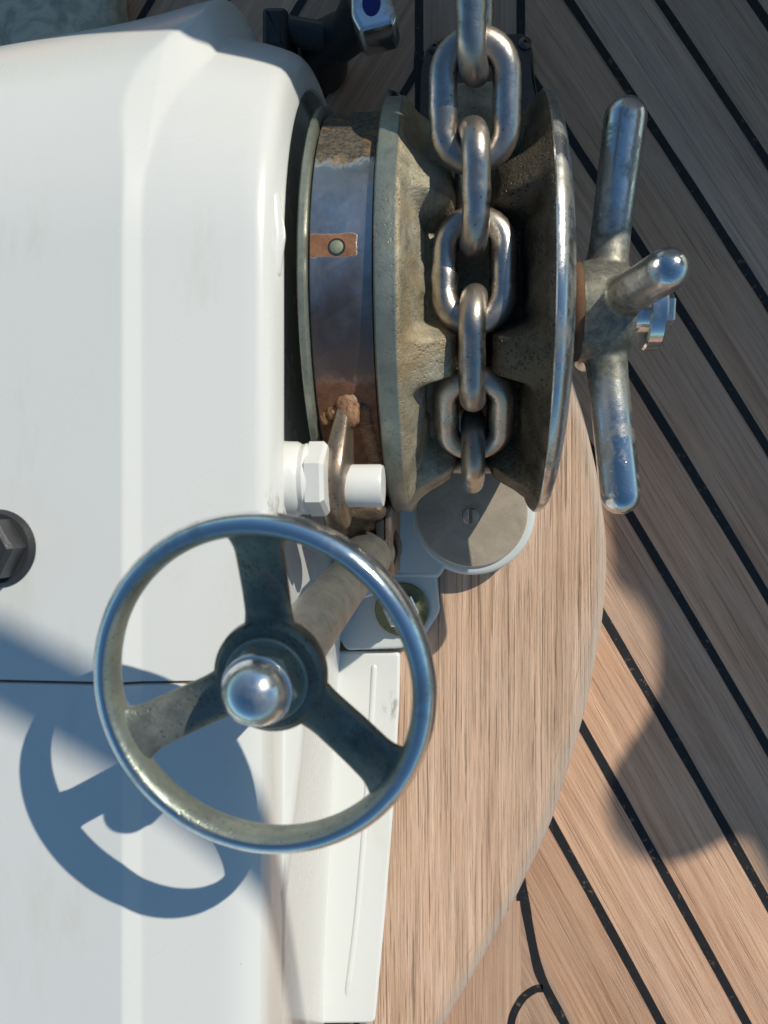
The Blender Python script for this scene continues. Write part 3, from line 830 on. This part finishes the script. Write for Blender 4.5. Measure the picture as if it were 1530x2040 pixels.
# -------- brake band
BB = None
def build_band():
    global BB
    bm = bmesh.new(); n = 260; x0, x1 = GX-65.0, GX-40.4; st = []
    rows = []; tvals = []
    a0, a1 = R(-118), R(112)                        # angle from +z towards -y(aft) positive
    for i in range(n+1):
        a = a0+(a1-a0)*i/n; row = []
        for (x, r) in [(x0, 91.2)]+[(x0+(x1-x0)*k/14, 94.2) for k in range(15)]+[(x1, 91.2)]:
            rr = r + 0.15*mnoise.noise(Vector((x*0.1, a*3, 0)))
            row.append(Vector((x, SY-rr*math.sin(a), SZ+rr*math.cos(a))))
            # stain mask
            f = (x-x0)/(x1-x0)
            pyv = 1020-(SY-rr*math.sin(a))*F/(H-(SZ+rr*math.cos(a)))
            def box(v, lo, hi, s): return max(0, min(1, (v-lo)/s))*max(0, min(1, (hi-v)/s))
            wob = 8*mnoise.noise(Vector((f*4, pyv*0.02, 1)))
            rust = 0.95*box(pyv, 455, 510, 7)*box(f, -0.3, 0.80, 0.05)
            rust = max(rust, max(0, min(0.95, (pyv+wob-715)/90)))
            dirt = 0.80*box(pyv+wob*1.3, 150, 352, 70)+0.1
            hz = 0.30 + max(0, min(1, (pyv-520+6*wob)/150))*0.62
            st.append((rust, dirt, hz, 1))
        rows.append(row)
    grid(bm, rows); bmesh.ops.recalc_face_normals(bm, faces=bm.faces)
    o = link('brake_band', bm, M['band'], WL, 35); set_color_attr(o, 'stain', st); BB = o
    # folded guard edge at the front right of the band
    bm = bmesh.new(); rows = []
    for i in range(40):
        a = R(-78)+R(44)*i/39; row = []
        for r, x in ((94.6, x1-4), (94.9, x1+0.6), (101.5, x1+1.2), (101.8, x1+11), (92, x1+22), (91.5, x1+22), (101.2, x1+10.6), (100.9, x1+1.8), (94.2, x1+1.6)):
            row.append(Vector((x, SY-r*math.sin(a), SZ+r*math.cos(a))))
        rows.append(row)
    grid(bm, rows); bmesh.ops.recalc_face_normals(bm, faces=bm.faces)
    # rivet hole with green plug
    bm2 = bmesh.new(); a = math.atan2(1, 1)
    def on_band(pyt, f, lift=0.0):
        best = None
        for i in range(2400):
            an = R(-60)+R(150)*i/2400; rr = 94.2+lift
            y = SY-rr*math.sin(an); z = SZ+rr*math.cos(an); v = 1020-y*F/(H-z)
            if best is None or abs(v-pyt) < best[0]: best = (abs(v-pyt), an, y, z)
        _, an, y, z = best
        return Vector((x0+(x1-x0)*f, y, z)), Vector((0, -math.sin(an), math.cos(an)))
    bm.free()
    p, nrm = on_band(486, 0.43)
    lathe(bm2, [(2.7, 0.03), (2.7, 0.12), (2.3, 0.35), (1.2, 0.6), (0, 0.65)], p, nrm, 28)
    link('band_rivet', bm2, mat_plain('verdigris', (0.24, 0.27, 0.20), 0.6, 0.3, 400, 0.3, 0.5), o)
    bm = bmesh.new(); lathe(bm, [(2.7, 0.05), (3.5, 0.08), (3.6, -0.1)], p, nrm, 28); link('rivet_hole', bm, M['black'], o)
    # weld lump, weld bead, lever and pin
    bm = bmesh.new()
    p1, n1 = on_band(800, 0.52); 
    def lump(bm, c, rx, ry, rz, seed, amp=0.16):
        r = bmesh.ops.create_icosphere(bm, subdivisions=4, radius=1.0)
        for v in r['verts']:
            d = 1+amp*mnoise.fractal(v.co*2.2+Vector((seed, 0, 0)), 1, 2, 3)
            v.co = c+Vector((v.co.x*rx*d, v.co.y*ry*d, v.co.z*rz*d))
    lump(bm, p1+n1*0.3, 5.2, 5.4, 2.4, 3, 0.15); lump(bm, p1+n1*0.9+Vector((1.2, -4.5, 0)), 3.8, 5.4, 2.6, 21, 0.14)
    p2, n2 = on_band(828, 0.12); lump(bm, p2+n2*0.2, 3.0, 3.4, 1.5, 9, 0.18)
    p2, n2 = on_band(818, 0.28); lump(bm, p2+n2*0.6, 3.6, 3.2, 1.7, 12, 0.18)
    for k in range(15):
        q, nn = on_band(812+k*7.6, 0.74+0.010*k); lump(bm, q-nn*0.3+Vector((0.4*math.sin(k*2.1), 0, 0)), 3.3, 2.2, 2.3, k*3.3, 0.10)
    link('weld_bead', bm, mat_cast('rusty_weld', (0.42, 0.24, 0.13), (0.22, 0.10, 0.05), 0.68, 0.25, 0.5, (0.48, 0.38, 0.27), 0.7), o, 60)
    # lever: ear plate standing in the y-z plane, leaning a little to the left
    prof = [(812, 4, 1.0), (850, 7.0, 4), (900, 9, 8), (950, 11.5, 13), (1000, 11.5, 16), (1040, 10.5, 18), (1062, 7.5, 19)]
    bm = bmesh.new(); rows = []
    spine = []
    for (px_, py_, z_) in ((686, 806, 207), (679, 850, 212), (671, 900, 217), (665, 950, 219), (665, 1000, 216), (670, 1035, 210), (676, 1052, 204)):
        spine.append(P(px_, py_, z_))
    sp = smoothline(spine, 6); wd = smoothline([Vector((w_, 0, 0)) for w_ in (3.5, 6.5, 9.5, 12.5, 13.0, 11.5, 8.0)], 6)
    for i, c in enumerate(sp):
        t = (sp[min(i+1, len(sp)-1)]-sp[max(i-1, 0)]).normalized()
        xx = Vector((1, 0, 0)); nn = t.cross(xx).normalized()
        nn = -nn if nn.z < 0 else nn
        wv = wd[i].x; th = 2.8+2.4*min(1, i/15); row = []
        for k in range(20):
            a = 2*PI*k/20; ca, sa = math.cos(a), math.sin(a)
            ex = th*(abs(ca)**0.45)*(1 if ca > 0 else -1); ez = wv*(abs(sa)**0.45)*(1 if sa > 0 else -1)
            row.append(c+Vector((1, 0, 0.0))*ex+nn*(ez-wv*0.9)+Vector((-0.10*ez, 0, 0)))
        rows.append(row)
    V = grid(bm, rows, closed_v=True); bm.faces.new(V[0]); bm.faces.new(V[-1][::-1]); bmesh.ops.recalc_face_normals(bm, faces=bm.faces)
    lv = link('brake_lever', bm, M['bronze'], o, 45)
    bm = bmesh.new(); pc = P(722, 968, 206)
    lathe(bm, [(0, -9), (9, -9), (9.0, 7.5), (8.4, 8.8), (0, 9.0)], pc, (1, 0.0, 0.02), 40)
    link('white_pin', bm, M['plastic'], lv, 40)
    bm = bmesh.new(); lathe(bm, [(5, -9.6), (9.6, -9.6), (9.7, -7.4), (9, -6.8)], pc, (1, 0, 0.02), 40)
    link('stained_collar', bm, M['bronze'], lv, 40)
build_band()

# white hexagonal plug on the housing side
bm = bmesh.new(); hc = P(600, 955, 216)
lathe(bm, [(0, -14), (15.5, -14), (15.2, -6), (14, -4), (14.5, -2), (13, 0)], (-60, hc.y, 218), AX, 40)
hexprism(bm, (-60, hc.y, 218), AX, 15.2, -1, 6.5, 0.15, 1.6)
lathe(bm, [(11, -13), (17, -13), (16, -9.5), (13, -8.6)], (-60, hc.y-1, 217), AX, 40)
link('hex_plug', bm, M['plastic'], HS, 30)

# -------- brake hinge, handwheel
n_cam = Vector((-0.17, -0.15, 1.0)).normalized()
ct, st_ = math.cos(TILT), math.sin(TILT)
NW = Vector((ct*n_cam.x+st_*n_cam.z, n_cam.y, -st_*n_cam.x+ct*n_cam.z)).normalized()
WC = Pd(519, 1367, 219)
def build_wheel():
    hwl = bpy.data.objects.new('handwheel', None); COL.objects.link(hwl); hwl.parent = WL
    a = NW
    # wheel-plane axes: e1 along image up at the wheel
    e1 = Vector((0, 1, 0)); e1 = (e1-a*e1.dot(a)).normalized(); e2 = a.cross(e1)   # e2 = towards -x
    def at(u, v, h): return WC - e2*u + e1*v + a*h          # u to the right, v up
    Ro = 49.5; tr = 3.95; Rc = Ro-tr
    bm = bmesh.new(); N = 180; rows = []
    for i in range(N):
        th = 2*PI*i/N; row = []
        for k in range(28):
            p = 2*PI*k/28; cx_, cz_ = math.cos(p), math.sin(p)
            rr = tr*1.0*cx_; zz = tr*1.3*cz_
            if cx_ < -0.2: rr = -tr*0.2+(-tr*0.5)*((-cx_-0.2)/0.8)       # flattened inside
            rad = Rc+rr + 0.08*mnoise.noise(Vector((th*8, p*2, 0)))
            row.append(at(rad*math.cos(th), rad*math.sin(th), zz))
        rows.append(row)
    grid(bm, rows, closed_u=True, closed_v=True)
    bm.verts.index_update()
    for f in bm.faces:
        k = min(v.index % 28 for v in f.verts); ks = [v.index % 28 for v in f.verts]
        if max(ks)-min(ks) > 5: k = 27
        p = 2*PI*(k+0.5)/28
        f.material_index = 1 if math.cos(p) < -0.12 else 0
    bmesh.ops.recalc_face_normals(bm, faces=bm.faces)
    link('rim', bm, [M['chrome'], M['cast_green']], hwl, 50)
    # spokes, dished down to the hub
    for deg in (89.5, 203, 325.5):
        bm = bmesh.new(); rows = []; th = R(deg)
        d = Vector((math.cos(th), math.sin(th)))
        for i in range(25):
            t = i/24; r = 8+(Rc-8)*t
            h = -11+10.5*(t**1.6)
            half = 6.7 + 4.2*max(0, (t-0.78)/0.22)**2 + 3.4*max(0, (0.35-t)/0.35)**2 + 0.4*t
            thk = 3.0-0.6*t
            row = []
            for k in range(24):
                p = 2*PI*k/24; c_, s_ = math.cos(p), math.sin(p)
                w_ = half*(abs(c_)**0.7)*(1 if c_ > 0 else -1); z_ = thk*(abs(s_)**0.7)*(1 if s_ > 0 else -1)
                u = d.x*r - d.y*w_; v = d.y*r + d.x*w_
                z_ += 0.12*mnoise.noise(Vector((u*0.3, v*0.3, 0)))
                row.append(at(u, v, h+z_))
            rows.append(row)
        V = grid(bm, rows, closed_v=True); bm.faces.new(V[0]); bm.faces.new(V[-1][::-1])
        bmesh.ops.recalc_face_normals(bm, faces=bm.faces)
        link('spoke', bm, M['cast_dark'], hwl, 50)
    bm = bmesh.new()
    lathe(bm, [(0, -22), (12.5, -22), (14, -19), (16, -14), (17, -10), (16.6, -7.4), (15, -6.2), (0, -6.2)], WC, a, 64)
    hb = link('hub', bm, M['cast_dark'], hwl, 35)
    bm = bmesh.new(); lathe(bm, [(0, -6.3), (12.4, -6.3), (12.4, -4.6), (11.8, -4.2), (0, -4.2)], WC, a, 64)
    hexprism(bm, WC, a, 11.2, -4.3, 2.8, 0.1, 1.3)
    link('hub_nut', bm, M['cast_green'], hwl, 30)
    bm = bmesh.new()
    lathe(bm, [(9.6, 1.8), (10.3, 2.6), (10.3, 3.6), (9.6, 4.2)]+[(9.4*math.cos(R(q)), 4.2+9.2*math.sin(R(q))) for q in range(0, 90, 6)]+[(0, 13.4)], WC, a, 64)
    link('dome_cap', bm, M['chrome'], hwl, 50)
    # threaded shaft from the hub to the hinge
    hinge = Pd(742, 1096, 398)
    top = WC - a*21
    bm = bmesh.new()
    ax = (hinge-top)
    tube(bm, [top+a*4, top+ax*0.15, top+ax*0.5, top+ax*0.80], [10.6, 10.2, 9.9, 9.8], 40)
    tube(bm, [top+ax*0.72, top+ax*0.76, top+ax*0.98, top+ax*1.0], [10.6, 11.8, 12.2, 11.0], 40)
    link('brake_shaft', bm, mat_cast('grey_shaft_steel', (0.34, 0.345, 0.32), (0.20, 0.21, 0.20), 0.42, 0.65, 0.35, (0.36, 0.32, 0.26), 0.4, 0.7), hwl, 50)
    # hinge block, dark collar and side plates
    bm = bmesh.new()
    t = ax.normalized()
    lathe(bm, [(0, -3), (13.2, -3), (14.0, -1), (14.0, 9), (0, 9)], hinge, t, 48)
    hg = link('hinge_collar', bm, M['black'], hwl, 35)
    bm = bmesh.new()
    q = hinge
    poly = rnd([(-33, 96), (-33, 140), (-27, 151), (3, 154), (8, 140), (8, 95)], 4)
    prism(bm, poly, -37.6, -34.2, 1.2, 3, 'x')
    link('side_plate', bm, M['bronze'], hg, 35)
    bm = bmesh.new(); prism(bm, [(a_-0.6, b_+1.0) for a_, b_ in poly], -41.4, -37.7, 0.5, 2, 'x'); link('rubber_gasket', bm, M['black'], hg, 35)
    bm = bmesh.new()
    tube(bm, [Vector((-62, q.y+20, q.z+30)), Vector((-40, q.y+20, q.z+30))], 4.6, 24)
    tube(bm, [Vector((-60, q.y+16, q.z+8)), Vector((-44, q.y+16, q.z+8))], 9, 24)
    link('band_end_roll', bm, mat_cast('dark_brown_steel', (0.22, 0.15, 0.10), (0.10, 0.07, 0.05), 0.5, 0.5, 0.3), hg, 50)
build_wheel()

# -------- clutch handle at the right end of the shaft
def build_star():
    st = bpy.data.objects.new('clutch_handle', None); COL.objects.link(st); st.parent = WL
    O = Vector((0, SY, SZ))
    bm = bmesh.new(); lathe(bm, [(24, 44.6), (31, 44.8), (31.5, 46), (31, 50.5), (30, 52.2), (22, 52.6), (21, 55), (20, 57)], O, AX, 72)
    link('thrust_washer', bm, mat_plain('satin_washer', (0.62, 0.62, 0.60), 0.4, 0.25, 200, 0.25), st, 30)
    bm = bmesh.new(); lathe(bm, [(19, 52), (23.6, 53.2), (24.6, 55), (24.4, 57.4), (22, 59), (20, 59)], O, AX, 72)
    for v in bm.verts: v.co += Vector((mnoise.noise(v.co*0.9)*0.9, mnoise.noise(v.co*0.7+Vector((5,0,0)))*0.9, 0))
    link('rust_ring', bm, M['rust'], st, 60)
    # hub and arms blended by remeshing
    bm = bmesh.new()
    lathe(bm, [(0, 56), (22.5, 56), (24.5, 58), (25, 66), (24, 74), (22.5, 80), (20.5, 83), (0, 83)], O, AX, 56)
    def arm(tip, r0, r1, base=Vector((69, SY, SZ))):
        tip = Vector(tip); n = 12; pts = [base+(tip-base)*k/n for k in range(n+1)]
        rad = []
        for k in range(n+1):
            t = k/n; rad.append(r0+(r1-r0)*t + 5.5*max(0, 1-t/0.42)**2)
        tube(bm, pts, rad, 28)
    arm(P(1246, 236, SZ+4), 9.2, 10.6)
    arm(P(1236, 985, SZ-2), 9.6, 10.2)
    arm(Pd(1328, 538, 336), 9.5, 9.8)
    arm(Vector((76, SY-6, SZ-82)), 9.2, 10.2)
    o = link('star_handle', bm, M['handle'], st, 60)
    rm = o.modifiers.new('blend', 'REMESH'); rm.mode = 'VOXEL'; rm.voxel_size = 0.0008; rm.use_smooth_shade = True
    sm = o.modifiers.new('soft', 'SMOOTH'); sm.factor = 0.7; sm.iterations = 14
    bm = bmesh.new()
    lathe(bm, [(0, 82), (10.5, 82), (10.5, 90)], O, AX, 40)
    lathe(bm, [(0, 89), (18.6, 89), (19.5, 90), (19.5, 96.4), (18.6, 97.4), (0, 97.6)], O, AX, 72)
    e = link('end_cap', bm, M['chrome'], st, 30)
    bm = bmesh.new(); hexprism(bm, O, AX, 10.5, 97.4, 103, 0.2, 1.0); link('end_bolt', bm, M['chrome_rough'], e, 30)
build_star()

M['dark_screw'] = mat_plain('dark_screw_metal', (0.16, 0.14, 0.13), 0.3, 0.9, 300, 0.3)
# ------------------------------------------------------------------ hawse plate under the chain
HP = empty('chain_pipe_plate', 'dark metal deck plate with crosshead screws beneath the chain', 'deck plate')
bm = bmesh.new()
poly = [tuple(P(x, y, 6).xy) for x, y in ((850, 92), (900, 66), (1050, 66), (1062, 100), (1066, 160), (1078, 215), (1078, 470), (830, 470), (838, 140))]
prism(bm, rnd(poly, 4), 0.6, 6, 1.5); link('plate', bm, mat_plain('dark_stained_plate', (0.12, 0.095, 0.08), 0.6, 0.2, 120, 0.3, 0.3), HP, 35)
for (x, y) in ((866, 94), (1046, 86)):
    bm = bmesh.new(); c = P(x, y, 7)
    lathe(bm, [(4.4, 5.9), (4.2, 7.4), (3.2, 8.3), (1.3, 8.5), (0.9, 7.2), (0, 7.2)], (c.x, c.y, 0), (0, 0, 1), 28)
    for q in (0.4, 0.4+PI/2):
        v = Vector((math.cos(q), math.sin(q), 0))
    link('crosshead_screw', bm, M['dark_screw'], HP)
bm = bmesh.new()
c0 = P(955, 230, 60)
prism(bm, rnd([(c0.x-17, c0.y-26), (c0.x+17, c0.y-26), (c0.x+17, c0.y+20), (c0.x-17, c0.y+20)], 5), 5.9, 62, 3)
link('chain_guide', bm, mat_cast('sunlit_tan_steel', (0.50, 0.40, 0.26), (0.24, 0.19, 0.12), 0.5, 0.3, 0.4, (0.55, 0.45, 0.28), 0.6), HP, 40)  # warm tan stands in for sunlight on this shaded block

# ------------------------------------------------------------------ fitting at the top with a blue cap
FT = empty('blue_capped_fitting', 'shaded chrome fitting with a blue oval cap ahead of the windlass', 'fitting')
bm = bmesh.new()
zf = 120
a_ = P(748, 12, zf)
prism(bm, rnd([tuple(P(x, y, zf).xy) for x, y in ((697, -40), (698, 30), (718, 66), (786, 48), (792, 24), (772, -40))], 3), 96, zf, 3)
f = link('chrome_cleat_head', bm, M['chrome'], FT, 35)
bm = bmesh.new(); lathe(bm, [(0, 0), (4.9, 0), (4.9, 0.6), (0, 0.9)], (P(740, 8, zf).x, P(740, 8, zf).y, zf), (0, 0, 1), 40)
for v in bm.verts: v.co.y = a_.y+(v.co.y-a_.y)*1.35
link('blue_cap', bm, M['blue'], f)
bm = bmesh.new()
tube(bm, [P(735, 0, 92), P(700, 60, 60), P(650, 90, 36), P(640, 130, 10)], [14, 13, 15, 18], 28)
tube(bm, [P(575, 60, 55), P(660, 78, 50)], [8, 9], 24)
link('dark_stem', bm, mat_plain('dark_bronze', (0.05, 0.055, 0.06), 0.4, 0.6, 90, 0.4), FT, 50)
bm = bmesh.new()
prism(bm, rnd([tuple(P(x, y, 66).xy) for x, y in ((520, 10), (572, 10), (572, 98), (520, 98))], 4), 30, 66, 4)
link('black_clamp', bm, M['black'], FT, 40)

# pale hatch corner at the top left
bm = bmesh.new()
prism(bm, rnd([tuple(P(x, y, 30).xy) for x, y in ((-420, -300), (195, -300), (232, 70), (-420, 200))], 14), 0.5, 30, 6)
b = NB('mottled_grey_lid'); c = b.coord(); n_ = b.noise(c, 45, 8, 0.7, 1.2)
b.set(Base_Color=b.mix(b.ramp(n_, [(0.42, 0.0), (0.62, 1.0)]), (0.70, 0.60, 0.44), (0.40, 0.35, 0.26)), Roughness=0.5)
tag(link('locker_lid', bm, b.m, smooth=40), 'mottled grey lid corner on the deck at the upper left beyond the white housing', 'lid')

# ------------------------------------------------------------------ added, unseen shadow casters with outlines shaped for their shadows
hp = Vector((-math.sin(SUN_AZ), math.cos(SUN_AZ), 0)); upv = -sdir.cross(hp)
if upv.z < 0: upv = -upv
def SP(u, v, w_): return hp*u + upv*v + sdir*w_
def sun_prism(name, poly, w0, th, bev, mat, lab, cat, puff=0, rad=6):
    bm = bmesh.new(); prism(bm, rnd(poly, rad, 4), 0, th, bev, 4)
    for v in bm.verts: v.co = SP(v.co.x, v.co.y, w0+v.co.z)
    bmesh.ops.recalc_face_normals(bm, faces=bm.faces)
    return tag(link(name, bm, mat, smooth=50), lab, cat)
lid = sun_prism('added_shade_lid', [(10,-90),(40,0),(68,70),(92,88),(150,84),(166,88),(180,106),(193,101),(203,108),(207,126),(214,148),(225,151),(257,155),(300,168),(460,190),(620,200),(640,-420),(60,-420)], 520, 26, 6, M['white'],  # added panel, outline follows the shade edge on the housing front
    'added unseen white panel standing forward, shaped to shade the windlass front', 'shadow caster')
bag = sun_prism('added_shade_bag', [(100,-60),(20,-52),(-60,-44),(-101,-26),(-120,-28),(-139,-26),(-159,-18),(-173,-9),(-183,3),(-187,14),(-193,26),(-206,37),(-224,43),(-243,43),(-262,35),(-270,22),(-273,8),(-285,4),(-311,9),(-420,20),(-520,-30),(-560,-430),(90,-430)], 1050, 70, 30,  # added blocker, outline follows the shadow edge on the deck
    mat_plain('tan_blocker_cloth', (0.42, 0.37, 0.31), 0.85, nscale=30, bump=0.4), 'added unseen tan canvas block, shaped to shade the deck on the right', 'sail bag')
bm = bmesh.new()
pl = smoothline([SP(u, v, 1150) for u, v in ((900, 560), (420, 396), (200, 337), (57, 298.5), (-33, 279), (-120, 266.5), (-330, 240), (-800, 200))], 8)
tube(bm, pl, 10.5, 20)  # added tube, placed only to throw the shadow band over wheel and cover
tag(link('added_shade_tube', bm, M['chrome']), 'added unseen stainless tube that casts the shadow band across the cover', 'rail')
